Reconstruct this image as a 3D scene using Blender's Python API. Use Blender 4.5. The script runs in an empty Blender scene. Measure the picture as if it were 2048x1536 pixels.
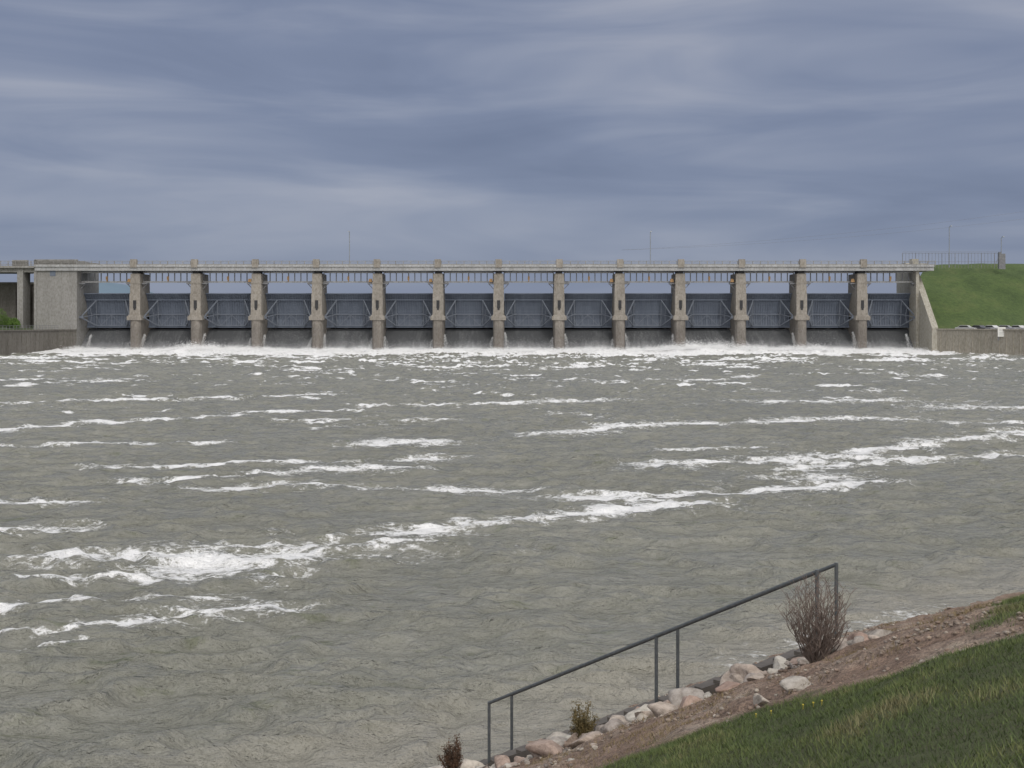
import bpy, math, numpy as np
from mathutils import Vector
rng=np.random.default_rng(7)
scene=bpy.context.scene
scene.view_settings.view_transform='Standard'
scene.view_settings.look='None'
scene.view_settings.exposure=0
EYE=7.2

# ---------------------------------------------------------------- noise
def _hash(ix,iy,seed):
    h=(ix.astype(np.int64)*374761393+iy.astype(np.int64)*668265263+seed*1274126177)&0xffffffff
    h=((h^(h>>13))*1274126177)&0xffffffff
    h=(h^(h>>16))&0xffffffff
    return h/4294967295.0
def vnoise(x,y,seed=0):
    ix=np.floor(x);iy=np.floor(y);fx=x-ix;fy=y-iy
    fx=fx*fx*(3-2*fx);fy=fy*fy*(3-2*fy)
    a=_hash(ix,iy,seed);b=_hash(ix+1,iy,seed);c=_hash(ix,iy+1,seed);d=_hash(ix+1,iy+1,seed)
    return (a*(1-fx)+b*fx)*(1-fy)+(c*(1-fx)+d*fx)*fy
def fbm(x,y,o=4,seed=0,g=.5):
    s=0;a=1;t=0
    for i in range(o):
        ca,sa=math.cos(.6*i),math.sin(.6*i)
        s=s+a*vnoise((x*ca-y*sa)*2**i+i*17.3,(x*sa+y*ca)*2**i-i*9.1,seed+i);t+=a;a*=g
    return s/t
def smooth(a,b,x):
    t=np.clip((x-a)/(b-a),0,1);return t*t*(3-2*t)

# ---------------------------------------------------------------- mesh helpers
def np_mesh(name,verts,faces,mat=None,smooth_sh=False,attrs=None):
    verts=np.asarray(verts,dtype=np.float32);faces=np.asarray(faces,dtype=np.int32)
    me=bpy.data.meshes.new(name)
    n=len(faces);k=faces.shape[1]
    me.vertices.add(len(verts));me.vertices.foreach_set('co',verts.ravel())
    me.loops.add(n*k);me.loops.foreach_set('vertex_index',faces.ravel())
    me.polygons.add(n);me.polygons.foreach_set('loop_start',np.arange(0,n*k,k,dtype=np.int32))
    me.polygons.foreach_set('loop_total',np.full(n,k,dtype=np.int32))
    if smooth_sh: me.polygons.foreach_set('use_smooth',np.ones(n,dtype=bool))
    me.update(calc_edges=True)
    if attrs:
        for an,av in attrs.items():
            at=me.attributes.new(an,'FLOAT','POINT');at.data.foreach_set('value',np.asarray(av,dtype=np.float32))
    ob=bpy.data.objects.new(name,me);scene.collection.objects.link(ob)
    if mat: me.materials.append(mat)
    return ob
def grid_faces(nx,ny):
    i=np.arange(nx-1);j=np.arange(ny-1)
    I,J=np.meshgrid(i,j);a=(J*nx+I).ravel()
    return np.stack([a,a+1,a+1+nx,a+nx],1)
class MB:
    def __init__(s): s.v=[];s.f=[]
    def box(s,x0,x1,y0,y1,z0,z1,tx=0,ty=0):
        n=len(s.v)
        s.v+=[(x0,y0,z0),(x1,y0,z0),(x1,y1,z0),(x0,y1,z0),(x0+tx,y0+ty,z1),(x1-tx,y0+ty,z1),(x1-tx,y1-ty,z1),(x0+tx,y1-ty,z1)]
        s.f+=[(n,n+3,n+2,n+1),(n+4,n+5,n+6,n+7),(n,n+1,n+5,n+4),(n+1,n+2,n+6,n+5),(n+2,n+3,n+7,n+6),(n+3,n,n+4,n+7)]
    def beam(s,p,q,w,h=None,seg=4):
        h=h or w
        p=Vector(p);q=Vector(q);d=(q-p).normalized()
        up=Vector((0,0,1)) if abs(d.z)<.95 else Vector((0,1,0))
        a=d.cross(up).normalized();b=a.cross(d).normalized();n=len(s.v)
        if seg==4: offs=[(-w/2,-h/2),(w/2,-h/2),(w/2,h/2),(-w/2,h/2)]
        else: offs=[(w/2*math.cos(2*math.pi*i/seg),w/2*math.sin(2*math.pi*i/seg)) for i in range(seg)]
        for c in (p,q):
            for o in offs: s.v.append(tuple(c+a*o[0]+b*o[1]))
        m=len(offs)
        for i in range(m):
            j=(i+1)%m;s.f.append((n+i,n+j,n+m+j,n+m+i))
        s.f.append(tuple(n+i for i in reversed(range(m))));s.f.append(tuple(n+m+i for i in range(m)))
    def poly(s,pts,faces):
        n=len(s.v);s.v+=[tuple(p) for p in pts];s.f+=[tuple(n+i for i in f) for f in faces]
    def extrude_x(s,prof,x0,x1):   # prof: list of (y,z)
        n=len(s.v);m=len(prof)
        s.v+=[(x0,y,z) for y,z in prof]+[(x1,y,z) for y,z in prof]
        for i in range(m):
            j=(i+1)%m;s.f.append((n+i,n+j,n+m+j,n+m+i))
        s.f.append(tuple(n+i for i in reversed(range(m))));s.f.append(tuple(n+m+i for i in range(m)))
    def obj(s,name,mat,parent=None,sm=False):
        me=bpy.data.meshes.new(name);me.from_pydata(s.v,[],s.f);me.update()
        import bmesh
        bm=bmesh.new();bm.from_mesh(me);bmesh.ops.recalc_face_normals(bm,faces=bm.faces);bm.to_mesh(me);bm.free()
        if sm:
            for p in me.polygons:p.use_smooth=True
        ob=bpy.data.objects.new(name,me);scene.collection.objects.link(ob);me.materials.append(mat)
        if parent: ob.parent=parent
        return ob
def empty(name,loc=(0,0,0)):
    e=bpy.data.objects.new(name,None);e.location=loc;scene.collection.objects.link(e);return e

# ---------------------------------------------------------------- material helpers
def new_mat(name):
    m=bpy.data.materials.new(name);m.use_nodes=True
    nt=m.node_tree;b=nt.nodes['Principled BSDF'];return m,nt,b
def N(nt,t,**k):
    n=nt.nodes.new(t)
    for a,v in k.items(): setattr(n,a,v)
    return n
def noise_node(nt,scale,detail=4,rough=.55,mapscale=(1,1,1),coord='pos',dist=0):
    if coord=='pos':
        g=N(nt,'ShaderNodeNewGeometry');src=g.outputs['Position']
    else:
        g=N(nt,'ShaderNodeTexCoord');src=g.outputs['Object']
    mp=N(nt,'ShaderNodeMapping');mp.inputs['Scale'].default_value=mapscale
    nt.links.new(src,mp.inputs['Vector'])
    n=N(nt,'ShaderNodeTexNoise');n.inputs['Scale'].default_value=scale;n.inputs['Detail'].default_value=detail
    n.inputs['Roughness'].default_value=rough;n.inputs['Distortion'].default_value=dist
    nt.links.new(mp.outputs['Vector'],n.inputs['Vector']);return n.outputs['Fac']
def ramp(nt,src,stops):
    r=N(nt,'ShaderNodeValToRGB');e=r.color_ramp.elements
    e[0].position=stops[0][0];e[0].color=(*stops[0][1],1)
    e[1].position=stops[-1][0];e[1].color=(*stops[-1][1],1)
    for p,c in stops[1:-1]:
        x=e.new(p);x.color=(*c,1)
    nt.links.new(src,r.inputs['Fac']);return r.outputs['Color']
def mixc(nt,fac,a,b,mode='MIX'):
    m=N(nt,'ShaderNodeMix',data_type='RGBA',blend_type=mode)
    for s,i in ((fac,0),(a,6),(b,7)):
        if isinstance(s,(int,float)): m.inputs[i].default_value=s
        elif isinstance(s,tuple): m.inputs[i].default_value=(*s,1)
        else: nt.links.new(s,m.inputs[i])
    return m.outputs[2]
def math_n(nt,op,a,b=None,c=None,clamp=False):
    m=N(nt,'ShaderNodeMath',operation=op);m.use_clamp=clamp
    for i,s in enumerate((a,b,c)):
        if s is None: continue
        if isinstance(s,(int,float)): m.inputs[i].default_value=s
        else: nt.links.new(s,m.inputs[i])
    return m.outputs[0]
def bump(nt,bsdf,h,strength,dist,prev=None):
    b=N(nt,'ShaderNodeBump');b.inputs['Strength'].default_value=strength;b.inputs['Distance'].default_value=dist
    nt.links.new(h,b.inputs['Height'])
    if prev: nt.links.new(prev,b.inputs['Normal'])
    if bsdf: nt.links.new(b.outputs['Normal'],bsdf.inputs['Normal'])
    return b.outputs['Normal']
def simple(name,c1,c2,scale=1,ms=(1,1,1),rough=.8,metal=0,bs=.2,bd=.02,lo=.3,hi=.7,coord='pos'):
    m,nt,b=new_mat(name)
    n=noise_node(nt,scale,5,.6,ms,coord);nt.links.new(ramp(nt,n,[(lo,c1),(hi,c2)]),b.inputs['Base Color'])
    b.inputs['Roughness'].default_value=rough;b.inputs['Metallic'].default_value=metal
    if bs: bump(nt,b,n,bs,bd)
    return m
def concrete(name,c1,c2,wet=None):
    m,nt,b=new_mat(name)
    n1=noise_node(nt,.5,5,.65,(1,1,.22));n2=noise_node(nt,3,4,.6,(1,1,.5))
    col=ramp(nt,n1,[(.3,c1),(.7,c2)])
    st=ramp(nt,n2,[(.35,(.72,.7,.66)),(.6,(1,1,1))])
    col=mixc(nt,1,col,st,'MULTIPLY')
    if wet:
        g=N(nt,'ShaderNodeNewGeometry');s=N(nt,'ShaderNodeSeparateXYZ');nt.links.new(g.outputs['Position'],s.inputs[0])
        zz=math_n(nt,'MULTIPLY_ADD',n1,3,s.outputs['Z'])
        f=N(nt,'ShaderNodeMapRange');f.inputs[1].default_value=wet+3;f.inputs[2].default_value=wet;nt.links.new(zz,f.inputs[0])
        col=mixc(nt,f.outputs[0],col,(.66,.65,.66),'MULTIPLY')
    nt.links.new(col,b.inputs['Base Color']);b.inputs['Roughness'].default_value=.9
    bump(nt,b,n2,.3,.05);return m

M_conc=concrete('weathered_concrete',(.23,.21,.185),(.33,.305,.27),wet=7.0)
M_deck=concrete('deck_concrete',(.33,.335,.34),(.42,.425,.43))
M_abut=concrete('abutment_concrete',(.23,.225,.215),(.30,.295,.285))
M_darkconc=concrete('stained_concrete',(.12,.112,.10),(.18,.17,.155))
M_gate=simple('gate_steel',(.105,.125,.165),(.145,.17,.215),.8,(1,1,.15),.7,.1)
M_arm=simple('strut_steel',(.14,.16,.195),(.19,.21,.245),2,rough=.7)
M_steel=simple('girder_steel',(.13,.135,.145),(.2,.2,.21),2,rough=.6)
M_dark=simple('dark_parts_and_slot_shade',(.02,.02,.022),(.04,.04,.042),2)  # near-black for dark parts, and for painted shade of the pier slots
M_orange=simple('hoist_paint',(.34,.19,.07),(.42,.25,.10),2,rough=.5)
M_galv=simple('galvanised_pipe',(.075,.085,.09),(.13,.14,.145),25,rough=.55,metal=.3,bs=.1,bd=.001)
M_lamp=simple('lamp_pole_metal',(.22,.24,.26),(.28,.3,.32),3,rough=.5,metal=.3)

# ---------------------------------------------------------------- dam
dam=empty('spillway_dam',(0,0,0))
PITCH=14.48;XC=-3.2
piers=[XC+PITCH*i for i in range(-6,7)]
edges=[-103.8]+piers+[97.3]
b=MB();cap=MB();slot=MB();bear=MB()
PB=273.0
for x in piers:
    prof=[(x-1.3,PB),(x-1.3,262.9),(x-.95,262.15),(x,261.9),(x+.95,262.15),(x+1.3,262.9),(x+1.3,PB)]
    n=len(b.v);m=len(prof)
    b.v+=[(p[0],p[1],-4) for p in prof]+[(p[0],p[1],7.9) for p in prof]
    for i in range(m):
        j=(i+1)%m;b.f.append((n+i,n+j,n+m+j,n+m+i))
    b.f.append(tuple(n+m+i for i in range(m)))
    cap.box(x-1.75,x+1.75,261.7,264.5,7.75,8.7)
    cap.box(x-1.55,x+1.55,261.8,264.3,8.7,9.05,.15,.05)
    b.box(x-1.28,x+1.28,262.15,PB,8.72,14.0,.03,0)
    b.box(x-1.23,x+1.23,262.4,PB-3.5,14.003,18.9,.12,0)
    cap.box(x-1.3,x+1.3,262.3,268,16.5,16.75)
    slot.box(x-.36,x+.36,262.05,262.5,10.6,12.5)  # solid dark boxes set proud; the recess shade is put into their colour
    slot.box(x-.22,x+.22,262.02,262.4,10.2,10.62)
    bear.box(x-.75,x+.75,262.6,266,18.9,19.6)
    cap.box(x-.75,x+.75,261.1,261.9,20.3,22.25)
b.obj('piers',M_conc,dam);cap.obj('pier_caps',M_conc,dam);slot.obj('pier_slot_shade',M_dark,dam);bear.obj('bearings',M_dark,dam)
# deck
d=MB()
d.box(-113.7,100.5,261.5,270,19.55,20.75)
d.box(-113.7,100.5,261.2,261.497,20.45,20.95)
d.box(-113.7,100.5,270.0,270.3,20.3,21.6)
d.obj('road_deck',M_deck,dam)
d=MB()
d.box(-140,101,261.45,261.6,21.75,21.88);d.box(-140,101,261.47,261.57,21.35,21.43)
x=-140
while x<101:
    d.box(x,x+.14,261.44,261.62,20.752,21.75);x+=1.81
d.box(-140,-113.7,261.3,262.2,20.2,20.75);d.box(-140,101,261.46,261.58,20.98,21.1)
d.obj('deck_railing',M_abut,dam)
# service girder with vertical posts
g=MB();gl=MB();og=MB()
for i in range(14):
    xa,xb=edges[i]+(1.2 if i else 0),edges[i+1]-(1.2 if i<13 else 0)
    gl.box(xa,xb,264.6,265.0,16.8,17.15);gl.box(xa,xb,264.6,265.0,19.1,19.35)
    k=8;
    for j in range(k+1):
        xx=xa+.1+(xb-xa-.2)*j/k;g.box(xx-.11,xx+.11,264.7,264.9,17.15,19.1)
    xm=(xa+xb)/2
    og.box(xm-.22,xm+.22,264.2,264.55,17.5,18.3);og.box(xm-.12,xm+.12,264.3,264.5,17.1,17.5)
    for sx,xx in ((1,xa),(-1,xb)):
        g.box(min(xx,xx+sx*1.3),max(xx,xx+sx*1.3),263.4,264.6,16.4,16.72)
        g.beam((xx,264,15.2),(xx+sx*1.1,264,16.4),.16)
    if i%2==0 or i in(5,9): og.box(xb-1.1,xb-.2,263.5,264.2,16.9,17.7,.15,.1)
g.obj('service_girder',M_steel,dam);gl.obj('service_girder_chord',M_deck,dam);og.obj('gate_hoists',M_orange,dam)
# tainter gates
def gy(z): return 260.2+math.sqrt(8.5**2-(z-8.4)**2)
sk=MB();rb=MB();ar=MB()
for i in range(14):
    xa,xb=edges[i]+(1.35 if i else .02),edges[i+1]-(1.35 if i<13 else .02)
    zs=np.linspace(5.9,14.3,9)
    pts=[];
    for z in zs: pts+=[(xa,gy(z),z),(xb,gy(z),z),(xb,gy(z)+.15,z),(xa,gy(z)+.15,z)]
    fs=[]
    for k in range(8):
        o=4*k;fs+=[(o,o+1,o+5,o+4),(o+2,o+3,o+7,o+6),(o+1,o+2,o+6,o+5),(o+3,o,o+4,o+7)]
    fs+=[(0,3,2,1),(32,33,34,35)]
    sk.poly(pts,fs)
    nr=20
    for r in range(nr+1):
        xx=xa+.08+(xb-xa-.16)*r/nr
        for k in range(0,8,2):
            z0,z1=zs[k],zs[k+2]
            sk.beam((xx,gy(z0)-.1,z0),(xx,gy(z1)-.1,z1),.09,.16)
    for z,h in ((6.15,.4),(9.3,.2),(12.7,.22),(14.2,.2)):
        rb.box(xa,xb,gy(z)-.42,gy(z)-.2,z-h/2,z+h/2)
    for sx,xw in ((1,xa),(-1,xb)):
        T=(xw+sx*.3,263.4,8.45)
        for z,dx in ((12.6,2.6),(9.3,2.9),(6.3,2.6)):
            ar.beam(T,(xw+sx*dx,gy(z)-.5,z),.24 if z!=9.3 else .17)
        A=lambda z,dx,t:tuple(Vector(T).lerp(Vector((xw+sx*dx,gy(z)-.5,z)),t))
        ar.beam(A(12.6,2.6,.6),A(9.3,2.9,.6),.11);ar.beam(A(9.3,2.9,.6),A(6.3,2.6,.6),.11)
        ar.beam(A(12.6,2.6,.99),A(6.3,2.6,.99),.13)
        ar.beam((xw,263.6,8.5),(xw+sx*.9,263.3,8.4),.5)
    xm=(xa+xb)/2;yy=gy(8)-1.0
    ar.beam((xa+2.0,yy,9.1),(xb-2.0,yy,9.1),.12)
    ar.beam((xa+2.0,yy,6.5),(xb-2.0,yy,6.5),.15)
    for q in (-1,1):
        ar.beam((xm,yy,9.1),(xm+q*2.6,yy,6.5),.08);ar.beam((xm+q*3.8,yy,9.1),(xm+q*2.6,yy,6.5),.08)
        ar.beam((xm+q*1.3,yy,9.1),(xm+q*1.3,yy,6.5),.07)
    ar.beam((xm,yy,9.1),(xm,yy,6.5),.08)
sk.obj('tainter_gates',M_gate,dam);rb.obj('gate_girders',M_gate,dam);ar.obj('gate_arms',M_arm,dam)
w=MB();w.box(-103.8,97.3,270.2,272.5,-3,5.5);w.obj('ogee_sill',M_darkconc,dam)
# left abutment
a=MB()
a.box(-113.7,-103.85,262,276,-3,22.0)
a.box(-114.0,-113.4,261.8,262.6,5,22.1)
a.box(-113.9,-103.7,261.8,262.5,21.95,22.25)
for z in (9,12.2,15.4,18.6): a.box(-113.72,-103.83,261.975,262.1,z,z+.05)
a.box(-118.1,-116.7,262,266,5,20.2);a.box(-119.2,-115.6,261.8,262.6,20.3,22.1)
a.box(-140,-118.1,262.2,271,19.2,20.2);a.box(-116.7,-114.0,262.2,271,19.2,20.2)
a.obj('abutment',M_abut,dam)
p=MB();p.box(-110.2,-108.9,261.9,262.0,18.3,19.5);p.obj('plaque',M_gate,dam)
a=MB();a.box(-160,-113.7,272,276,2,17.2);a.box(-160,-113.7,271.5,272,16.6,17.0);
for x in (-116,-119.5,-123): a.box(x-.5,x+.5,271,272,4,16.6)
a.obj('powerhouse_wall',M_darkconc,dam)
# right training wall
a=MB()
a.extrude_x([(278,-3),(278,21.9),(272,21.9),(268,20.9),(262,14.5),(254.5,6.0),(254.5,-3)],97.35,98.8)
a.box(97.0,98.6,266.3,268,19.5,22.6)
a.box(96.6,97.34,262.5,267,-3,19.5)
a.box(99.3,101.5,268,271,20,21.6)
a.obj('training_wall',concrete('pale_concrete',(.31,.295,.25),(.40,.38,.33)),dam)

# side retaining walls
def strip_wall(name,pts,z0,z1,th,mat):
    mb=MB()
    for (x0,y0),(x1,y1) in zip(pts[:-1],pts[1:]):
        dx,dy=x1-x0,y1-y0;L=math.hypot(dx,dy);nx,ny=-dy/L*th,dx/L*th
        P=[(x0,y0,z0),(x1,y1,z0),(x1+nx,y1+ny,z0),(x0+nx,y0+ny,z0)]
        mb.poly(P+[(a,b_,z1) for a,b_,_ in P],[(0,3,2,1),(4,5,6,7),(0,1,5,4),(1,2,6,5),(2,3,7,6),(3,0,4,7)])
        k=int(L/1.6)
        for i in range(k):
            t=(i+.5)/k;cx,cy=x0+dx*t,y0+dy*t
            mb.beam((cx-nx*.03,cy-ny*.03,z0),(cx-nx*.03,cy-ny*.03,z1-.5),.16)
        mb.beam((x0,y0,z1+.05),(x1,y1,z1+.05),.5,.3)
    return mb.obj(name,mat)
strip_wall('retaining_wall',[(98.6,254.5),(110,236),(135,200)],-3,5.6,.8,concrete('tan_wall',(.28,.26,.215),(.35,.325,.275)))
strip_wall('retaining_wall',[(-118,205),(-110,236),(-106.5,258),(-103.9,262)],-3,5.4,.8,M_darkconc)
f=MB()
for (x0,y0),(x1,y1) in (((-118,205),(-110.2,236)),((-110.2,236),(-106.7,258))):
    L=math.hypot(x1-x0,y1-y0);k=int(L/1.2)
    for i in range(k+1):
        t=i/k;cx,cy=x0+(x1-x0)*t,y0+(y1-y0)*t;f.beam((cx,cy,5.5),(cx,cy,6.5),.07)
    for z in(5.95,6.5): f.beam((x0,y0,z),(x1,y1,z),.07)
f.obj('wall_railing',M_steel)

# ---------------------------------------------------------------- lamps, fence, wires
def lamp(x,y,z0,z1):
    mb=MB();mb.beam((0,0,0),(0,0,z1-z0),.2,seg=8);mb.beam((0,0,0),(0,0,.5),.35,seg=8)
    mb.beam((0,0,z1-z0),(0,-.9,z1-z0+.15),.1,seg=6);mb.box(-.22,.22,-1.4,-.8,z1-z0+.05,z1-z0+.28,.05,.05)
    o=mb.obj('street_lamp',M_lamp);o.location=(x,y,z0)
lamp(-39,263.5,20.6,28.8);lamp(33.2,263.5,20.6,28.8);lamp(113.5,285,21.5,32.0);lamp(127,285,21.5,29.2)
f=MB()
for i in range(31):
    x=101+ i*.85;f.beam((x,284,21.2),(x,284,25.2),.06 if i%4 else .12)
for z in (22.9,25.1): f.beam((101,284,z),(126.5,284,z),.07)
for z in (25.35,25.55): f.beam((101,283.8,z),(126.5,283.8,z),.03)
f.beam((125,284,22.2),(126.4,284,25.2),.1);f.box(125.9,126.5,283.8,284.4,21,25.4);f.box(126.5,127.6,283.9,284.1,21,25.0)
f.obj('chain_link_fence',M_steel)
wv=MB()
for dz in (0,-2.2):
    pts=[]
    for i in range(31):
        t=i/30;pts.append((30+120*t,300,27+12*t+dz*t-6*t*(1-t)))
    for p,q in zip(pts[:-1],pts[1:]): wv.beam(p,q,.035)
wv.beam((150,300,20),(150,300,40),.4)
wv.obj('power_line',M_steel)

# ---------------------------------------------------------------- right hill and lot, left bank, ground
M_hill,nt,bs=new_mat('hill_grass')
n1=noise_node(nt,.12,6,.65);n2=noise_node(nt,1.2,5,.7)
c=ramp(nt,n1,[(.3,(.042,.070,.022)),(.5,(.062,.098,.03)),(.7,(.092,.118,.042))]);c2=ramp(nt,n2,[(.3,(.7,.7,.7)),(.7,(1.15,1.1,1.0))])
nt.links.new(mixc(nt,1,c,c2,'MULTIPLY'),bs.inputs['Base Color']);bs.inputs['Roughness'].default_value=1;bump(nt,bs,n2,.6,.3)
xs=np.concatenate([np.linspace(98.7,160,90),np.linspace(162,700,60)]);ys=np.concatenate([np.linspace(195,258,20),np.linspace(259,300,60),np.linspace(302,420,10)])
X,Y=np.meshgrid(xs,ys)
hh=np.clip((Y-258.5)/33.5,0,1);hh=hh*.45+.55*hh*hh*(3-2*hh)
Z=5.0+17.4*hh+.9*(fbm(X*.07,Y*.07,4,3)-.5)*smooth(260,275,Y)*2+.9*smooth(99,125,X)*smooth(262,290,Y)-.6
Z=np.where(Y<259,5.0-.02,Z);Z=np.maximum(Z,4.95)
edge=98.7+(np.clip(254.5-Y,0,100))*.63+.5+np.clip(Y-274,0,200)*.62
Xs=np.maximum(X,edge)
np_mesh('grass_hill',np.stack([Xs,Y,Z],-1).reshape(-1,3),grid_faces(len(xs),len(ys)),M_hill,True)
M_asph=simple('asphalt',(.05,.05,.05),(.07,.07,.068),4)
p=MB();p.poly([(99.5,254.3,5.52),(111,236.5,5.52),(136,201,5.52),(220,201,5.52),(220,258,5.52),(99.5,258,5.52)],[(0,1,2,3,4,5)])
o=p.obj('parking_lot',M_asph);o.location.z=-.4
xs=np.linspace(-400,-104.5,120);ys=np.linspace(200,272,40);X,Y=np.meshgrid(xs,ys)
edge=-106.0-(np.clip(262-Y,0,24))*.18-np.clip(236-Y,0,99)*.26-1
Xs=np.minimum(X,edge);Z=5.2+.4*fbm(X*.2,Y*.2,3,5)+2.2*smooth(-112,-126,X)*smooth(250,268,Y)
np_mesh('left_bank',np.stack([Xs,Y,Z],-1).reshape(-1,3),grid_faces(120,40),M_hill,True)
M_far=simple('distant_hill',(.10,.15,.20),(.13,.185,.235),.01,rough=1,bs=0)  # bluish haze of distance is put into the hill colour
xs=np.linspace(-1500,-330,240);ys=np.linspace(1400,1700,20);X,Y=np.meshgrid(xs,ys)
Z=16+48*smooth(-375,-560,X+30*fbm(X*.01,Y*0,3,8))*np.sin(np.clip((Y-1395)/300,0,1)*math.pi)*(.88+.2*fbm(X*.012,Y*.004,5,9))
Z=Z-18*smooth(-640,-760,X)
np_mesh('distant_hill',np.stack([X,Y,Z],-1).reshape(-1,3),grid_faces(240,20),M_far,True)
M_lake=simple('lake_water',(.10,.13,.15),(.12,.15,.17),.05,rough=.2)
p=MB();p.poly([(-113,276.3,12.5),(-113,272.7,12.5),(97.4,272.7,12.5),(97.4,278,12.5),(260,420,12.5),(3000,2400,12.5),(3000,9000,12.5),(-3000,9000,12.5),(-3000,2400,12.5)],[(0,1,2,3,4,5,6,7,8)]);p.obj('reservoir_water',M_lake)
p=MB();p.poly([(-9000,-9000,-3.5),(9000,-9000,-3.5),(9000,9000,-3.5),(-9000,9000,-3.5)],[(0,1,2,3)])
p.obj('ground',simple('riverbed_soil',(.12,.10,.07),(.18,.15,.11),.1,rough=1))

# ---------------------------------------------------------------- foreground bank (thin plate spline through surveyed points)
CP=np.array([
 (-1.3,17.7,0),(1.6,19.9,0),(3.0,21.2,0),(5.8,23.8,0),(8.76,26.1,0),(11.05,27.7,0),(13.65,29.3,0),(18.2,31.3,0),(30,36,0),
 (-6,13.0,0),(-14,5,0),(-28,-8,0),
 (-3.4,20,-1.2),(.2,22.5,-1.2),(4,26,-1.2),(9,30,-1.2),(16,35,-1.2),(-9,16,-1.2),(-18,8,-1.2),(30,42,-1.8),(-32,-3,-1.2),
 (3.75,13.5,3.05),(-.36,17.2,.2),(1.7,15.35,1.6),(4.3,14.1,2.95),
 (7,15,3.3),(9.3,20,1.95),(11.6,25,.85),(6.3,19,1.6),
 (3.2,6.9,5.15),(0,0,5.6),(3,8.8,4.4),(.76,10,3.1),(2.3,9.5,3.9),(1.77,3.8,5.6),(1.4,6.0,4.72),(4.6,10.3,4.55),
 (5,-5,5.8),(0,-8,5.7),(8,3,5.85),(14,9,5.9),(20,16,5.3),(30,26,5.0),(-5,5,2.9),(-8,-4,4.0),(-16,-14,4.2),(20,-10,6.2),(38,10,6.2),(40,-15,6.3)],float)
def U(r2): return np.where(r2>1e-9,r2*np.log(np.maximum(r2,1e-9)),0)
def tps_fit(P,lam=.02):
    n=len(P);xy=P[:,:2]/10
    K=U(((xy[:,None]-xy[None])**2).sum(-1))+lam*np.eye(n)*.05
    Q=np.hstack([np.ones((n,1)),xy]);A=np.zeros((n+3,n+3));A[:n,:n]=K;A[:n,n:]=Q;A[n:,:n]=Q.T
    return np.linalg.solve(A,np.concatenate([P[:,2],np.zeros(3)]))
TW=tps_fit(CP)
def ground(x,y,rough=True):
    x=np.asarray(x,float);y=np.asarray(y,float);sh=x.shape;q=np.stack([x.ravel(),y.ravel()],1)/10
    out=TW[-3]+q@TW[-2:]
    for k in range(len(CP)):
        out=out+TW[k]*U(((q-CP[k,:2]/10)**2).sum(1))
    out=out.reshape(sh)
    if rough: out=out+.12*(fbm(x*1.3,y*1.3,4,21)-.5)
    return out
def inpoly(x,y,poly):
    r=np.zeros(x.shape,bool);n=len(poly);j=n-1
    for i in range(n):
        xi,yi=poly[i];xj,yj=poly[j]
        c=((yi>y)!=(yj>y))&(x<(xj-xi)*(y-yi)/((yj-yi)+1e-12)+xi);r^=c;j=i
    return r
G1=[(-12,2),(-3,8.0),(-.5,9.9),(.7,9.9),(1.35,10.3),(2.35,9.3),(3.0,8.6),(3.5,7.7),(5.0,8.0),(7,9.2),(8.5,11.5),(9.4,13.6),(11,16),(14,19),(24,24),(45,24),(45,-20),(-12,-20)]
G2=[(3.85,9.0),(4.4,10.0),(5.4,11.9),(6.6,13.9),(9,15),(7.5,10),(5.4,9.0)]
def grassmask(x,y):
    wx=x+1.0*(fbm(x*1.6,y*1.6,5,31,.7)-.5);wy=y+1.0*(fbm(x*1.6,y*1.6,5,37,.7)-.5)
    s=0
    for dx,dy in ((0,0),(.15,0),(-.15,0),(0,.15),(0,-.15)): s=s+(inpoly(wx+dx,wy+dy,G1)|inpoly(wx+dx,wy+dy,G2))
    return s/5.0
def axis(lo,hi,dense_lo,dense_hi,d,D):
    a=list(np.arange(dense_lo,dense_hi,d));x=dense_lo;st=d;L=[]
    while x>lo: st=min(st*1.15,D);x-=st;L.append(x)
    x=a[-1];st=d;R=[]
    while x<hi: st=min(st*1.15,D);x+=st;R.append(x)
    return np.array(L[::-1]+a+R)
xs=axis(-30,42,-3,14,.05,1);ys=axis(-18,44,3,30,.05,1)
X,Y=np.meshgrid(xs,ys);Z=ground(X,Y);GM=grassmask(X,Y)
dirt=1-GM
Z=Z+dirt*(.09*(fbm(X*4,Y*4,4,55,.65)-.5)+.10*(np.abs(fbm(X*1.1+Y*.5,Y*1.1,4,58)-.5)*2-.3))
M_bank,nt,bs=new_mat('bank_soil_and_turf')
at=N(nt,'ShaderNodeAttribute');at.attribute_name='grass'
n1=noise_node(nt,.9,6,.7);n2=noise_node(nt,9,5,.75);n3=noise_node(nt,45,3,.7);n4=noise_node(nt,2.2,5,.7)
soil=ramp(nt,n1,[(.3,(.19,.135,.10)),(.45,(.30,.21,.16)),(.58,(.37,.285,.225)),(.72,(.43,.37,.31))])
soil=mixc(nt,1,soil,ramp(nt,n2,[(.32,(.45,.43,.41)),(.5,(.92,.90,.88)),(.68,(1.25,1.22,1.2))]),'MULTIPLY')
soil=mixc(nt,.8,soil,ramp(nt,n3,[(.38,(.5,.5,.5)),(.6,(1.25,1.25,1.25))]),'MULTIPLY')
soil=mixc(nt,1,soil,ramp(nt,n4,[(.3,(.66,.64,.62)),(.55,(1.05,1.05,1.05))]),'MULTIPLY')
turf=ramp(nt,n2,[(.3,(.05,.06,.022)),(.7,(.09,.105,.038))])
f=math_n(nt,'ADD',at.outputs['Fac'],math_n(nt,'MULTIPLY_ADD',n2,1.2,-.6),clamp=True)
nt.links.new(mixc(nt,f,soil,turf),bs.inputs['Base Color']);bs.inputs['Roughness'].default_value=1
bn=bump(nt,None,n2,1.0,.08);bump(nt,bs,n3,.8,.02,bn)
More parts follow.
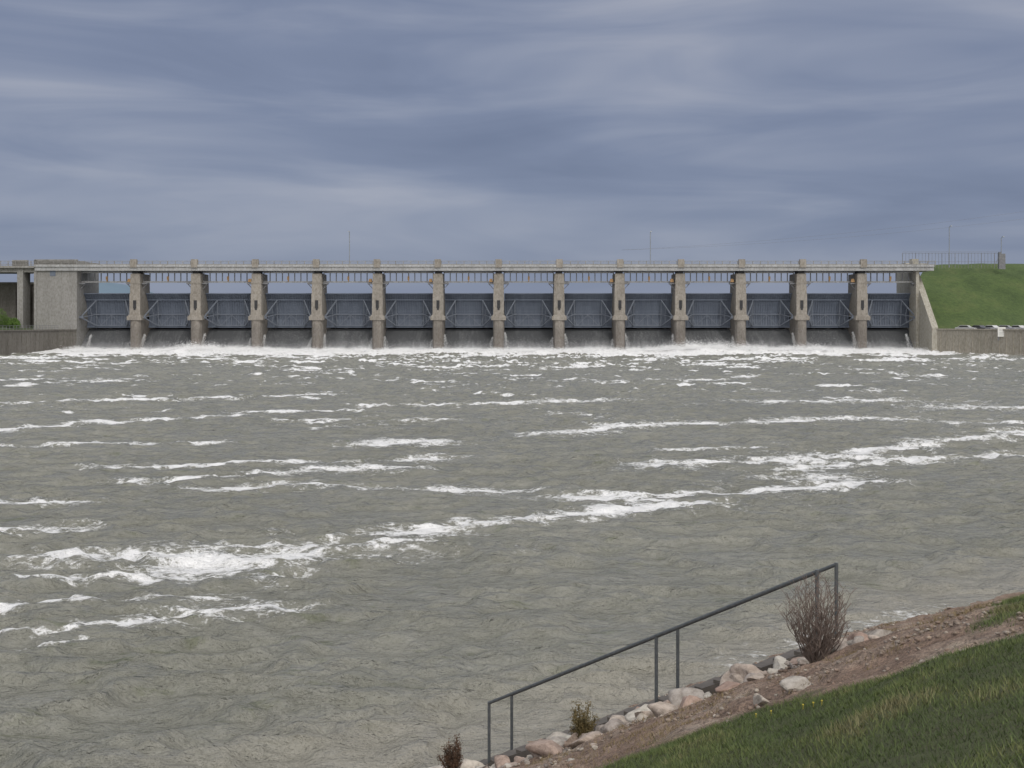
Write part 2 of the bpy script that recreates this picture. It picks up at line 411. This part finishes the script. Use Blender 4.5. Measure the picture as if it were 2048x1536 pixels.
np_mesh('grass_bank',np.stack([X,Y,Z],-1).reshape(-1,3),grid_faces(len(xs),len(ys)),M_bank,True,{'grass':GM.ravel()})
def blades(name,n,x0,x1,y0,y1,hmin,hmax,wd,mat,cond):
    x=rng.uniform(x0,x1,n);y=rng.uniform(y0,y1,n);k=cond(x,y);x=x[k];y=y[k];n=len(x)
    z=ground(x,y)-.01
    clump=fbm(x*1.4,y*1.4,5,71,.62)
    h=rng.uniform(hmin,hmax,n)*(.35+1.2*clump);a=rng.uniform(0,2*math.pi,n);la=rng.uniform(0,2*math.pi,n);lean=h*rng.uniform(.2,1.2,n)
    w_=wd*(.6+.8*rng.random(n))*(1+.08*np.hypot(x,y))
    v=np.empty((n,3,3));v[:,0]=np.stack([x-np.cos(a)*w_,y-np.sin(a)*w_,z],1);v[:,1]=np.stack([x+np.cos(a)*w_,y+np.sin(a)*w_,z],1)
    v[:,2]=np.stack([x+np.cos(la)*lean,y+np.sin(la)*lean,z+h],1)
    tint=np.repeat(np.clip((clump-.5)*1.8+.45+.35*(rng.random(n)-.5),0,1),3)
    return np_mesh(name,v.reshape(-1,3),np.arange(n*3).reshape(-1,3),mat,False,{'tint':tint})
M_bl,nt,bs=new_mat('grass_blade')
at=N(nt,'ShaderNodeAttribute');at.attribute_name='tint'
nt.links.new(ramp(nt,at.outputs['Fac'],[(.2,(.058,.084,.024)),(.5,(.092,.125,.036)),(.7,(.13,.155,.05)),(.9,(.19,.175,.085))]),bs.inputs['Base Color'])
bs.inputs['Roughness'].default_value=.8
blades('grass',560000,-1,9.5,2.5,16.5,.02,.055,.0022,M_bl,lambda x,y:(grassmask(x,y)>rng.random(len(x))*.9+.05)&(x/y<.62)&(x/y>-.05))
M_dry=simple('dry_grass',(.16,.12,.06),(.26,.20,.11),6,bs=0)
blades('dry_grass_tufts',240000,-2,14,8,27,.02,.07,.0022,M_dry,lambda x,y:(grassmask(x,y)<.5)&(fbm(x*1.5,y*1.5,4,171,.65)+.08*rng.random(len(x))>.62)&(ground(x,y)>.15))
mb=MB()
for xx,yy in ((2.0,9.0),(2.1,8.9),(2.25,8.2),(2.3,8.15),(2.2,8.3)):
    zz=float(ground(np.array([xx]),np.array([yy]))[0])
    mb.beam((xx,yy,zz),(xx,yy,zz+.035),.004);mb.beam((xx,yy,zz+.033),(xx,yy,zz+.04),.016,seg=8)
mb.obj('dandelions',simple('dandelion_yellow',(.40,.33,.04),(.48,.38,.05),5))

# rocks
def rock_mesh(positions,name,mat,sub=2,cut=(.35,.8)):
    import bmesh
    bm=bmesh.new();bmesh.ops.create_icosphere(bm,subdivisions=sub,radius=1);base=np.array([v.co[:] for v in bm.verts]);fc=np.array([[v.index for v in f.verts] for f in bm.faces]);bm.free()
    V=[];F=[];T=[];o=0
    for (x,y,z,sx,sy,sz) in positions:
        p=base.copy()
        for k in range(9):
            nrm=rng.normal(size=3);nrm/=np.linalg.norm(nrm);c=rng.uniform(*cut);dd=p@nrm
            p-=np.outer(np.maximum(dd-c,0),nrm)
        p*=1+.03*rng.normal(size=(len(p),1))
        a=rng.uniform(0,6.28);p=p*[sx,sy,sz];R=np.array([[math.cos(a),-math.sin(a),0],[math.sin(a),math.cos(a),0],[0,0,1]])
        tl=rng.uniform(-.5,.5);R2=np.array([[1,0,0],[0,math.cos(tl),-math.sin(tl)],[0,math.sin(tl),math.cos(tl)]])
        V.append(p@R2.T@R.T+[x,y,z]);F.append(fc+o);o+=len(p);T.append(np.full(len(p),rng.random()))
    return np_mesh(name,np.vstack(V),np.vstack(F),mat,False,{'tint':np.concatenate(T)})
def rockmat(name,stops):
    m,nt,bs=new_mat(name)
    at=N(nt,'ShaderNodeAttribute');at.attribute_name='tint';n2=noise_node(nt,10,6,.7)
    c=ramp(nt,at.outputs['Fac'],stops)
    nt.links.new(mixc(nt,1,c,ramp(nt,n2,[(.3,(.55,.53,.5)),(.62,(1.1,1.1,1.1))]),'MULTIPLY'),bs.inputs['Base Color']);bs.inputs['Roughness'].default_value=.95
    bump(nt,bs,n2,.8,.04);return m
M_rock=rockmat('riprap_stone',[(0,(.50,.46,.40)),(.25,(.36,.25,.20)),(.45,(.53,.50,.44)),(.65,(.34,.30,.27)),(.8,(.46,.38,.32)),(1,(.54,.50,.43))])
M_grav=rockmat('gravel_stone',[(0,(.26,.21,.17)),(.3,(.24,.17,.13)),(.5,(.42,.37,.31)),(.75,(.20,.17,.15)),(1,(.34,.27,.21))])
A=np.array([-.743,.669]);B=np.array([.669,.743]);P0=np.array([3.75,13.5])
pos=[]
for i in range(150):
    s=rng.uniform(-.9,6.4);t=-abs(rng.normal(.1,.5))-.15
    p=P0+A*s+B*t;r=.045+.22*rng.random()**2.0
    z=float(ground(p[:1],p[1:])[0]);pos.append((p[0],p[1],z+r*.12,r*1.6,r*.95,r*.6))
for i in range(160):
    s=rng.uniform(4.5,6.8);t=rng.uniform(-2.5,.2);p=P0+A*s+B*t;r=rng.uniform(.04,.13)
    z=float(ground(p[:1],p[1:])[0]);pos.append((p[0],p[1],z-r*.1,r*1.2,r,r*.6))
for i in range(90):
    x=rng.uniform(-1,13);y=rng.uniform(10,26)
    if grassmask(np.array([x]),np.array([y]))[0]>.2: continue
    z=float(ground(np.array([x]),np.array([y]))[0])
    if z<.1: continue
    r=.04+.10*rng.random()**2;pos.append((x,y,z,r*1.3,r,r*.6))
rock_mesh(pos,'riprap_rocks',M_rock,3)
pos=[]
n=11000;x=rng.uniform(-1.5,14,n);y=rng.uniform(8,27,n);gmk=grassmask(x,y);z=ground(x,y);dn=fbm(x*.8,y*.8,3,77)
for i in range(n):
    if gmk[i]>.4 or z[i]<-.1 or dn[i]<.40: continue
    r=rng.uniform(.008,.03)*(1+.03*y[i]);pos.append((x[i],y[i],z[i]+.01,r*1.2,r,r*.6))
rock_mesh(pos,'gravel',M_grav,1)

# ---------------------------------------------------------------- stair and handrails
st=empty('river_stairway')
mb=MB()
for off,nm in ((0,'a'),(.53,'b')):
    S=P0+B*off;E=S+A*5.53
    top0=Vector((S[0],S[1],4.14));top1=Vector((E[0],E[1],1.24))
    mb.beam(top0,top1,.05,seg=10)
    for t in (0,.43,1.0):
        c=top0.lerp(top1,t);mb.beam(c+Vector((0,0,.02)),c-Vector((0,0,1.1)),.048,seg=10)
mb.obj('handrail',M_galv,st)
mb=MB()
n=19
for i in range(n+2):
    s=i*5.53/n;c=P0+A*s;z=3.10-.524*s
    q=[c,c+A*.31,c+A*.31+B*.53,c+B*.53]
    mb.poly([(a_[0],a_[1],z-.05) for a_ in q]+[(a_[0],a_[1],z) for a_ in q],[(0,3,2,1),(4,5,6,7),(0,1,5,4),(1,2,6,5),(2,3,7,6),(3,0,4,7)])
for off in (-.03,.56):
    S=P0+B*off;E=S+A*6.2;mb.beam((S[0],S[1],3.12),(E[0],E[1],3.12-.524*6.2),.05,.14)
mb.obj('steps',simple('weathered_steel',(.07,.062,.055),(.12,.105,.09),8,rough=.7),st)

# ---------------------------------------------------------------- shrubs
def twig_bush(name,x,y,h,wd,mat,n=60,zoff=-.03):
    mb=MB();z=float(ground(np.array([x]),np.array([y]))[0])+zoff
    for i in range(n):
        a=rng.uniform(0,6.28);r=wd/2*math.sqrt(rng.random());hh=h*rng.uniform(.45,1)*(1-.35*r/wd)
        p=Vector((x+.15*r*math.cos(a),y+.15*r*math.sin(a),z));k=5;w_=.009
        for j in range(k):
            t=(j+1)/k
            q=Vector((x+r*math.cos(a)*t**.7+rng.normal(0,.025),y+r*math.sin(a)*t**.7+rng.normal(0,.025),z+hh*t))
            mb.beam(p,q,w_*(1-.75*t)+.002)
            if j>0:
                for s in range(3):
                    a2=rng.uniform(0,6.28);l=rng.uniform(.04,.13)
                    mb.beam(q,q+Vector((l*.9*math.cos(a2),l*.9*math.sin(a2),l)),.0032)
            p=q
    return mb.obj(name,mat)
M_twig=simple('bare_twigs',(.12,.09,.075),(.20,.155,.13),20,bs=0)
twig_bush('bare_shrub',3.42,12.35,1.02,.82,M_twig,80)
def juniper(x,y,h,wd,c1,c2):
    z=float(ground(np.array([x]),np.array([y]))[0])
    mb=MB()
    for i in range(18):
        a=rng.uniform(0,6.28);r=wd/2*rng.uniform(.2,1);hh=h*rng.uniform(.35,1)*(1.15-r/wd)
        e=Vector((x+r*math.cos(a),y+r*math.sin(a)*.8,z+hh));mb.beam((x,y,z),e,.014)
        for j in range(230):
            t=rng.uniform(.25,1.08);c=Vector((x,y,z)).lerp(e,t)+Vector(rng.normal(0,.028,3))
            d=Vector(rng.normal(0,1,3)).normalized()*rng.uniform(.015,.035);u=d.orthogonal().normalized()*.008
            mb.poly([c-u,c+u,c+d],[(0,1,2)])
    return mb.obj('juniper_shrub',simple('juniper_needles',c1,c2,12,bs=0))
juniper(.98,15.1,.60,.42,(.05,.045,.02),(.17,.12,.04))
juniper(-.88,16.2,.66,.46,(.03,.022,.014),(.11,.055,.028))
def leafy(name,x,y,z,h,w_,n=5000,c1=(.05,.10,.015),c2=(.11,.19,.03)):
    mb=MB();mb.beam((x,y,z),(x,y,z+h*.5),.22,seg=6)
    cl=[(x+rng.uniform(-w_/2,w_/2),y+rng.uniform(-w_/3,w_/3),z+h*rng.uniform(.3,.8),rng.uniform(.15,.3)*h) for i in range(12)]
    for c in cl: mb.beam((x,y,z+h*.25),c[:3],.08)
    for i in range(n):
        c=cl[rng.integers(12)];d=Vector(rng.normal(0,1,3)).normalized()*c[3]*rng.uniform(.6,1.05);p=Vector(c[:3])+d
        u=Vector(rng.normal(0,1,3)).normalized()*.13;v=u.orthogonal().normalized()*.1
        mb.poly([p-u,p+v,p+u],[(0,1,2)])
    return mb.obj(name,simple(name+'_leaves',c1,c2,1.5,bs=0))
leafy('leafy_bush',-121.5,258,6.0,5.2,4.8);leafy('leafy_bush',-118.5,260,5.4,3.0,3.4);leafy('leafy_bush',-126,257,5.3,6,5)

# ---------------------------------------------------------------- parked cars
def car(x,y,z,ang,col):
    e=empty('parked_car',(x,y,z));e.rotation_euler=(0,0,ang)
    m=simple('car_paint',col,tuple(min(1,c*1.05) for c in col),2,rough=.3,bs=0)
    b_=MB();b_.extrude_x([(-2.2,.35),(-2.25,.65),(-2.1,.85),(-1.1,.98),(-.5,1.42),(1.0,1.45),(1.7,1.0),(2.2,.92),(2.25,.4)],-.86,.86);o=b_.obj('body',m,e)
    mo=o.modifiers.new('bev','BEVEL');mo.width=.06;mo.segments=2
    g_=MB();g_.extrude_x([(-.98,1.0),(-.48,1.37),(.95,1.39),(1.5,1.0)],-.875,.875);g_.obj('windows',M_dark,e)
    w_=MB()
    for yy in(-1.4,1.4):
        for xx in(-.8,.8): w_.beam((xx-.1,yy,.33),(xx+.1,yy,.33),.66,seg=14)
    w_.obj('wheels',M_dark,e)
cols=[(.4,.4,.4),(.05,.05,.06),(.5,.5,.5),(.28,.28,.3),(.45,.45,.44),(.12,.02,.02),(.2,.22,.25),(.5,.5,.5)]
for i,c in enumerate(cols):
    car(104.5+i*2.75+rng.uniform(-.2,.2),252.5-i*.5,5.13,rng.uniform(-.05,.05)+(0.9 if i%3==0 else 0.5),c)
sg=empty('notice_sign');mb=MB();mb.box(106.2,107.9,240.0,240.1,4.1,6.2);mb.obj('board',simple('white_board',(.62,.62,.58),(.7,.7,.66),2,bs=0),sg)
mb=MB();mb.box(106.35,106.5,240.1,240.25,3.2,6.0);mb.box(107.6,107.75,240.1,240.25,3.2,6.0);mb.obj('posts',M_steel,sg)
mb=MB()
for k in range(4): mb.box(106.45,107.65-.2*(k%2),239.985,239.997,5.7-k*.35,5.8-k*.35)
mb.obj('faded_lines',simple('faded_print',(.4,.4,.4),(.45,.45,.45),2,bs=0),sg)

# ---------------------------------------------------------------- river
sx=np.arange(-330,331)
xs=np.sinh(sx/330*3.6)/np.sinh(3.6)*240
ys=[12.0]
while ys[-1]<269: ys.append(ys[-1]+max(.10,ys[-1]*.0036))
ys=np.array(ys);X,Y=np.meshgrid(xs,ys)
streaks=[
 ([(-13.8,33.6),(-10.4,34.0),(-8.8,33.0),(-7.3,34.2),(-5.4,36.6),(-2.9,38.4),(.47,40.0),(2.7,41.1),(5.3,42.2),(7.9,43.6)],.45),
 ([(-9.6,33.9),(-8.6,32.4),(-7.6,33.4),(-6.0,35.0)],.8),
 ([(-10.2,35.5),(-8.6,35.1),(-6.5,36.0)],.25),([(-5,35.4),(-3.6,35.9)],.25),
 ([(7.9,43.4),(5.6,44.6),(3.2,45.3),(6.8,45.8),(10.7,46.5)],.46),([(11.5,46.6),(13.6,48.2),(15.8,49.9)],.6),([(13.5,50.5),(14.8,51.5)],.8),
 ([(7.6,55.6),(10.3,55.9),(14.3,56.5),(16.6,59.0),(20.3,61.3),(26.3,65.9),(32.5,70.3)],.7),([(14.3,56.8),(17.2,59.0)],1.1),
 ([(14.1,53.6),(18.7,56.5),(23.1,57.9),(27.4,59.2)],.45),
 ([(-17,49.4),(-14.3,50.5),(-11.8,52.4),(-8.9,53.6),(-5,54)],.5),
 ([(-12.6,47.5),(-10.3,48.6),(-7.5,47.6),(-3.7,47.2),(-.5,47.2)],.42),
 ([(-20,54.5),(-13.2,55.5),(-4.9,58.1)],.4),
 ([(-12.8,27.5),(-10.5,27.9),(-8.0,28.7)],.2),([(-10.8,25.2),(-9.1,25.9),(-7.6,26.9),(-5.9,27.5)],.26),([(-8.3,26.6),(-6.2,27.6)],.34),
 ([(-17.8,38.1),(-16.1,38.6)],.45),([(-14.2,30.4),(-12.1,30.5),(-9.9,30.8)],.18),([(-20.3,43.5),(-17.3,43.6)],.3),
 ([(-13,25.6),(-10.5,25.3)],.12),([(-11,24.2),(-9.8,24.6)],.1),
 ([(-40,72),(-34.3,73.5),(-29.7,79),(-21,84.6)],.5),([(-52,95),(-45,97),(-36,102),(-25,104.7),(-19,109)],.8),
 ([(-16.2,80.3),(-4.6,81)],.5),([(-8.1,65),(-5.2,65.6)],.7),([(-7.2,95.8),(-1,97),(8.2,102)],.9),
 ([(3.1,70.9),(7.9,76.4),(14.1,78.3)],.8),([(17.1,79),(25.2,82),(31.5,79),(40,78)],.85),([(40,93),(48,90)],1.8),
 ([(-30,64),(-18,66)],.35),([(9,62),(14,63)],.3),([(34,72),(42,74)],1.0),([(24,100),(34,101)],1.0),([(-12,89),(-22,88)],.4)]
wx=X+2.0*(fbm(X*.35,Y*.35,4,90,.6)-.5);wy=Y+1.8*(fbm(X*.45,Y*.45,5,91,.65)-.5)*np.clip(Y/45,.5,1.6)
foam=np.zeros_like(X)
for pts,w_ in streaks:
    ylo=min(p[1] for p in pts)-9*w_-3;yhi=max(p[1] for p in pts)+9*w_+3
    r=np.where((ys>ylo)&(ys<yhi))[0];a,b2=r[0],r[-1]+1
    xx=wx[a:b2];yy=wy[a:b2];best=np.full(xx.shape,9e9)
    for (x0,y0),(x1,y1) in zip(pts[:-1],pts[1:]):
        dx,dy=x1-x0,y1-y0;t=np.clip(((xx-x0)*dx+(yy-y0)*dy)/(dx*dx+dy*dy),0,1)
        best=np.minimum(best,np.hypot((xx-x0-t*dx)*.6,yy-y0-t*dy))
    mod=np.clip(.05+1.9*fbm(xx*.45,yy*.45,4,95,.6),.2,2)
    foam[a:b2]=np.maximum(foam[a:b2],1.0*np.exp(-(best/(w_*1.35*mod))**1.3)*(.35+1.4*fbm(xx*.3,yy*.6,4,97)))
rn=fbm(X*.16,Y*.20,5,101,.62);rid=1-np.abs(2*fbm(X*.045,Y*.16,5,111,.55)-1)
clus=fbm(X*.03,Y*.05,3,131)
th=np.interp(Y,[20,60,100,150,200,235,250],[1.0,.985,.97,.935,.885,.80,.60])
foam=np.maximum(foam,smooth(0,.05,rid-th-.048*(.5-clus))*np.interp(Y,[20,50,90,140],[.3,.4,.65,.95])*smooth(.42,.56,rn))
foam=np.maximum(foam,smooth(0,.07,rn-np.interp(Y,[20,60,100,150,200,230,243,252],[.86,.77,.70,.645,.59,.53,.40,.05])+.25*(clus-.5)))
# waves
wind=.6+.9*fbm(X*.06,Y*.06,3,251)
rg=1-np.abs(2*fbm(X*.32,Y*.62,4,231,.55)-1)
wv_=(fbm(X*.45,Y*.8,3,201)-.5)*.26+(fbm(X*1.3,Y*2.2,3,211)-.5)*.18+.20*(smooth(.72,1,rg)-.3)
wv_=wv_*wind*(1+1.2*smooth(120,230,Y))
wv_+=(fbm(X*.12,Y*.2,4,221)-.5)*.6*smooth(60,200,Y)
gnd=np.full_like(X,-9.);rr=ys<46;cc_=(xs>-35)&(xs<42)
gnd[np.ix_(rr,cc_)]=ground(X[np.ix_(rr,cc_)],Y[np.ix_(rr,cc_)],False)
shal=smooth(-1.6,0,gnd)
foam=np.maximum(foam,.18*smooth(-.6,-.05,gnd)*smooth(.42,.6,rn))
Z=wv_*(1-.6*smooth(-.6,0,gnd))
toe=smooth(242,257,Y)*(np.abs(X)<112)
pk=.65+1.4*smooth(.46,.75,fbm(X*.045+3,Y*0+1.5,3,301))
Z=Z+toe*(fbm(X*.45,Y*.35,6,311,.65))*pk*1.35
M_wat,nt,bs=new_mat('river_water')
at=N(nt,'ShaderNodeAttribute');at.attribute_name='foam'
ash=N(nt,'ShaderNodeAttribute');ash.attribute_name='shallow'
fn=noise_node(nt,1.3,6,.74,(1,1.5,1),dist=.8);fn2=noise_node(nt,6,5,.7,(1,1.6,1),dist=.5)
ff=math_n(nt,'ADD',at.outputs['Fac'],math_n(nt,'MULTIPLY_ADD',fn,3.2,-1.66))
ff=math_n(nt,'ADD',ff,math_n(nt,'MULTIPLY_ADD',fn2,2.2,-1.1))
mr=N(nt,'ShaderNodeMapRange',interpolation_type='SMOOTHSTEP');mr.inputs[1].default_value=.2;mr.inputs[2].default_value=.85;nt.links.new(ff,mr.inputs[0])
foamf=math_n(nt,'MULTIPLY',mr.outputs[0],math_n(nt,'MULTIPLY',at.outputs['Fac'],5,clamp=True))
n1=noise_node(nt,.04,4,.6,(1,1,1));col=ramp(nt,n1,[(.35,(.228,.226,.196)),(.65,(.268,.265,.232))])
w1=noise_node(nt,.9,6,.62,(1,2.0,1),dist=.3);w2=noise_node(nt,3.6,5,.65,(1,1.8,1));w3=noise_node(nt,.3,5,.65,(1,1.8,1))
w4=noise_node(nt,.75,4,.6,(1,2.4,1),dist=.5)
col=mixc(nt,.6,col,ramp(nt,w2,[(.3,(.74,.75,.70)),(.7,(1.15,1.15,1.15))]),'MULTIPLY')  # wave shading painted in: ripple noise darkens and lightens the water colour
col=mixc(nt,.6,col,ramp(nt,w3,[(.35,(.84,.85,.81)),(.65,(1.12,1.12,1.12))]),'MULTIPLY')
col=mixc(nt,.8,col,ramp(nt,w4,[(.30,(.70,.74,.60)),(.40,(1,1,1))]),'MULTIPLY')
col=mixc(nt,math_n(nt,'MULTIPLY',ash.outputs['Fac'],.75),col,(.34,.32,.27))
nt.links.new(mixc(nt,foamf,col,(.85,.85,.85)),bs.inputs['Base Color'])
nt.links.new(math_n(nt,'MULTIPLY_ADD',foamf,.6,.18),bs.inputs['Roughness'])
bs.inputs['IOR'].default_value=1.33
b1=bump(nt,None,w1,1.0,.5);b2_=bump(nt,None,w2,1.0,.13,b1);bump(nt,bs,fn2,.5,.05,b2_)
np_mesh('river_water',np.stack([X,Y,Z],-1).reshape(-1,3),grid_faces(len(xs),len(ys)),M_wat,True,{'foam':np.clip(foam,0,1.3).ravel(),'shallow':shal.ravel()})
p=MB();p.poly([(-1500,-600,-.55),(1500,-600,-.55),(1500,261,-.55),(-1500,261,-.55)],[(0,1,2,3)])
o=p.obj('outer_river_water',simple('outer_water',(.19,.18,.15),(.22,.21,.18),.3,rough=.25))

# falling sheets under the gates
M_nap,nt,bs=new_mat('falling_water')
g=N(nt,'ShaderNodeNewGeometry');s=N(nt,'ShaderNodeSeparateXYZ');nt.links.new(g.outputs['Position'],s.inputs[0])
n1=noise_node(nt,1.6,5,.65,(1,.2,.16));n2=noise_node(nt,.16,4,.6,(1,.3,.5))
zf=N(nt,'ShaderNodeMapRange');zf.inputs[1].default_value=3.2;zf.inputs[2].default_value=0.3;nt.links.new(s.outputs['Z'],zf.inputs[0])
fz=math_n(nt,'POWER',zf.outputs[0],1.3)
fz=math_n(nt,'ADD',fz,math_n(nt,'MULTIPLY_ADD',n1,.8,-.45));fz=math_n(nt,'ADD',fz,math_n(nt,'MULTIPLY_ADD',n2,1.0,-.48),clamp=True)
nt.links.new(ramp(nt,fz,[(0,(.065,.068,.072)),(.5,(.17,.175,.18)),(1,(.50,.51,.52))]),bs.inputs['Base Color']);bs.inputs['Roughness'].default_value=.8
bump(nt,bs,n1,.6,.2)
V=[];F=[];o=0
for i in range(14):
    xa,xb=edges[i]+(1.3 if i else 0.02),edges[i+1]-(1.3 if i<13 else .02)
    xx=np.linspace(xa,xb,50);tt=np.linspace(0,1,18);XX,TT=np.meshgrid(xx,tt)
    YY=269.9-6.6*TT**.8;ZZ=5.6-5.4*TT**1.1+.25*(fbm(XX*1.2,TT*2+i,3,401)-.5)*(.3+TT)
    V.append(np.stack([XX,YY,ZZ],-1).reshape(-1,3));F.append(grid_faces(50,18)+o);o+=900
np_mesh('spillway_flow',np.vstack(V),np.vstack(F),M_nap,True)

# spray: jets beside piers, boiling crests
M_foam=simple('white_water_foam',(.74,.75,.75),(.86,.86,.86),2.5,rough=.95,bs=.6,bd=.1)
V=[]
def puff(cx,cy,cz,sx_,sy_,sz_,n,r):
    c=np.stack([rng.normal(cx,sx_,n),rng.normal(cy,sy_,n),cz+np.abs(rng.normal(0,sz_,n))],1)
    d=rng.normal(size=(n,3,3));d/=np.linalg.norm(d,axis=2,keepdims=True);V.append(c[:,None]+d*(r*rng.uniform(.3,1,(n,1,1))))
for x in piers+[-103.0,96.5]:
    for sd in (1,-1):
        if x<-103 and sd<0: continue
        if x>96 and sd>0: continue
        st_=rng.uniform(.5,1.0) if (sd==1)==(x<30) else rng.uniform(.1,.45)
        n=int(1500*st_);t=rng.random(n)
        c=np.stack([x+sd*(1.45+.45*t)+rng.normal(0,.10+.3*t,n),265.0-3.6*t+rng.normal(0,.2,n),(4.6*(.5+.5*st_))*(1-t**1.6)+rng.normal(0,.12,n)+.3],1)
        d=rng.normal(size=(n,3,3));d/=np.linalg.norm(d,axis=2,keepdims=True);V.append(c[:,None]+d*(.09*rng.uniform(.3,1,(n,1,1))))
for i in range(640):
    x=rng.uniform(-103,97);k=float(smooth(.42,.7,fbm(np.array([x*.045+3]),np.array([1.5]),3,301))[0])
    puff(x,rng.uniform(251,261.8),.6+.6*k,.9,.6,.33+.6*k*rng.random(),int(170+200*k),.12)
V=np.vstack(V).reshape(-1,3)
np_mesh('spray_foam',V,np.arange(len(V)).reshape(-1,3),M_foam)
n=90000;x=rng.uniform(-103,97,n);dd=fbm(x*.07,x*0+4,4,501)
z=np.abs(rng.normal(0,1,n))*(1.2+2.2*smooth(.42,.75,dd))+.5;y=rng.uniform(258,262,n)
k=(z<6.0);c=np.stack([x,y,z],1)[k];d=rng.normal(size=(len(c),3,3));d/=np.linalg.norm(d,axis=2,keepdims=True)
V=(c[:,None]+d*(.045*rng.uniform(.3,1,(len(c),1,1)))).reshape(-1,3)
np_mesh('spray_mist',V,np.arange(len(V)).reshape(-1,3),M_foam)
# ---------------------------------------------------------------- world, sun, camera
SUN_EL,SUN_AZ=math.radians(42),math.radians(160)   # azimuth clockwise from +Y
w=bpy.data.worlds.new('World');scene.world=w;w.use_nodes=True;nt=w.node_tree
bg=nt.nodes['Background'];bg.inputs['Strength'].default_value=.1
sky=N(nt,'ShaderNodeTexSky',sky_type='NISHITA');sky.sun_disc=False;sky.sun_elevation=SUN_EL;sky.sun_rotation=SUN_AZ
tc=N(nt,'ShaderNodeTexCoord');sp=N(nt,'ShaderNodeSeparateXYZ');nt.links.new(tc.outputs['Generated'],sp.inputs[0])
def wn(scale,ms,detail,rough,loc=(0,0,0),dist=0,rot=0):
    mp=N(nt,'ShaderNodeMapping');mp.inputs['Scale'].default_value=ms;mp.inputs['Location'].default_value=loc;mp.inputs['Rotation'].default_value=(0,rot,0);nt.links.new(tc.outputs['Generated'],mp.inputs['Vector'])
    n=N(nt,'ShaderNodeTexNoise');n.inputs['Scale'].default_value=scale;n.inputs['Detail'].default_value=detail;n.inputs['Roughness'].default_value=rough;n.inputs['Distortion'].default_value=dist
    nt.links.new(mp.outputs[0],n.inputs['Vector']);return n.outputs['Fac']
c1=wn(1.6,(1,1,5.5),4,.45,(.3,.7,.4),.5,.05);c2=wn(3.4,(1,1,6.0),4,.5,(7,3,1),.9,-.08);c3=wn(1.0,(1,1,3.0),2,.5,(3,1,5))
cc=math_n(nt,'ADD',math_n(nt,'MULTIPLY',c1,.46),math_n(nt,'MULTIPLY',c2,.34));cc=math_n(nt,'ADD',cc,math_n(nt,'MULTIPLY',c3,.20))
lowm=N(nt,'ShaderNodeMapRange');lowm.inputs[1].default_value=.03;lowm.inputs[2].default_value=.13;lowm.inputs[3].default_value=.45;lowm.inputs[4].default_value=1.0;nt.links.new(sp.outputs['Z'],lowm.inputs[0])
dev=math_n(nt,'MULTIPLY',math_n(nt,'SUBTRACT',cc,.5),lowm.outputs[0])
def blob(x0,z0,sx_,sz_,amp):
    a=math_n(nt,'DIVIDE',math_n(nt,'SUBTRACT',sp.outputs['X'],x0),sx_);b_=math_n(nt,'DIVIDE',math_n(nt,'SUBTRACT',sp.outputs['Z'],z0),sz_)
    r=math_n(nt,'ADD',math_n(nt,'MULTIPLY',a,a),math_n(nt,'MULTIPLY',b_,b_))
    return math_n(nt,'MULTIPLY',math_n(nt,'EXPONENT',math_n(nt,'MULTIPLY',r,-1.0)),amp)
tot=math_n(nt,'ADD',dev,.505)
for bl in ((-.36,.185,.20,.028,.05),(.30,.135,.16,.02,.04),(-.35,.125,.3,.02,-.02),(.2,.28,.6,.03,.04),(-.15,.25,.35,.03,.04),(.35,.2,.2,.04,-.025)):
    tot=math_n(nt,'ADD',tot,blob(*bl))
cl=ramp(nt,tot,[(.38,(1.6,1.95,2.95)),(.47,(2.0,2.38,3.45)),(.54,(2.6,2.95,3.95)),(.66,(3.9,4.1,4.85))])
zz=N(nt,'ShaderNodeMapRange',interpolation_type='SMOOTHSTEP');zz.inputs[1].default_value=.28;zz.inputs[2].default_value=.8;nt.links.new(sp.outputs['Z'],zz.inputs[0])
dt=N(nt,'ShaderNodeVectorMath',operation='DOT_PRODUCT');nt.links.new(tc.outputs['Generated'],dt.inputs[0])
dv=Vector((math.sin(SUN_AZ)*math.cos(SUN_EL),math.cos(SUN_AZ)*math.cos(SUN_EL),math.sin(SUN_EL)))
dt.inputs[1].default_value=dv
z2=N(nt,'ShaderNodeMapRange',interpolation_type='SMOOTHSTEP');z2.inputs[1].default_value=.0;z2.inputs[2].default_value=1;nt.links.new(dt.outputs['Value'],z2.inputs[0])
base=mixc(nt,zz.outputs[0],cl,(9.0,9.2,9.8))
base=mixc(nt,z2.outputs[0],base,(15.0,14.6,14.3))
nt.links.new(mixc(nt,.94,sky.outputs[0],base),bg.inputs['Color'])
sl=bpy.data.lights.new('sun','SUN');sl.energy=1.0;sl.angle=math.radians(18);sl.color=(1,.96,.9)
so=bpy.data.objects.new('sun',sl);scene.collection.objects.link(so)
so.rotation_euler=dv.to_track_quat('Z','Y').to_euler()
cam=bpy.data.cameras.new('camera');co=bpy.data.objects.new('camera',cam);scene.collection.objects.link(co)
co.location=(0,0,EYE);co.rotation_euler=(math.radians(90),0,0)
cam.sensor_width=36;cam.lens=36*2196/2048;cam.shift_y=-123/2048;cam.clip_start=.1;cam.clip_end=20000
scene.camera=co
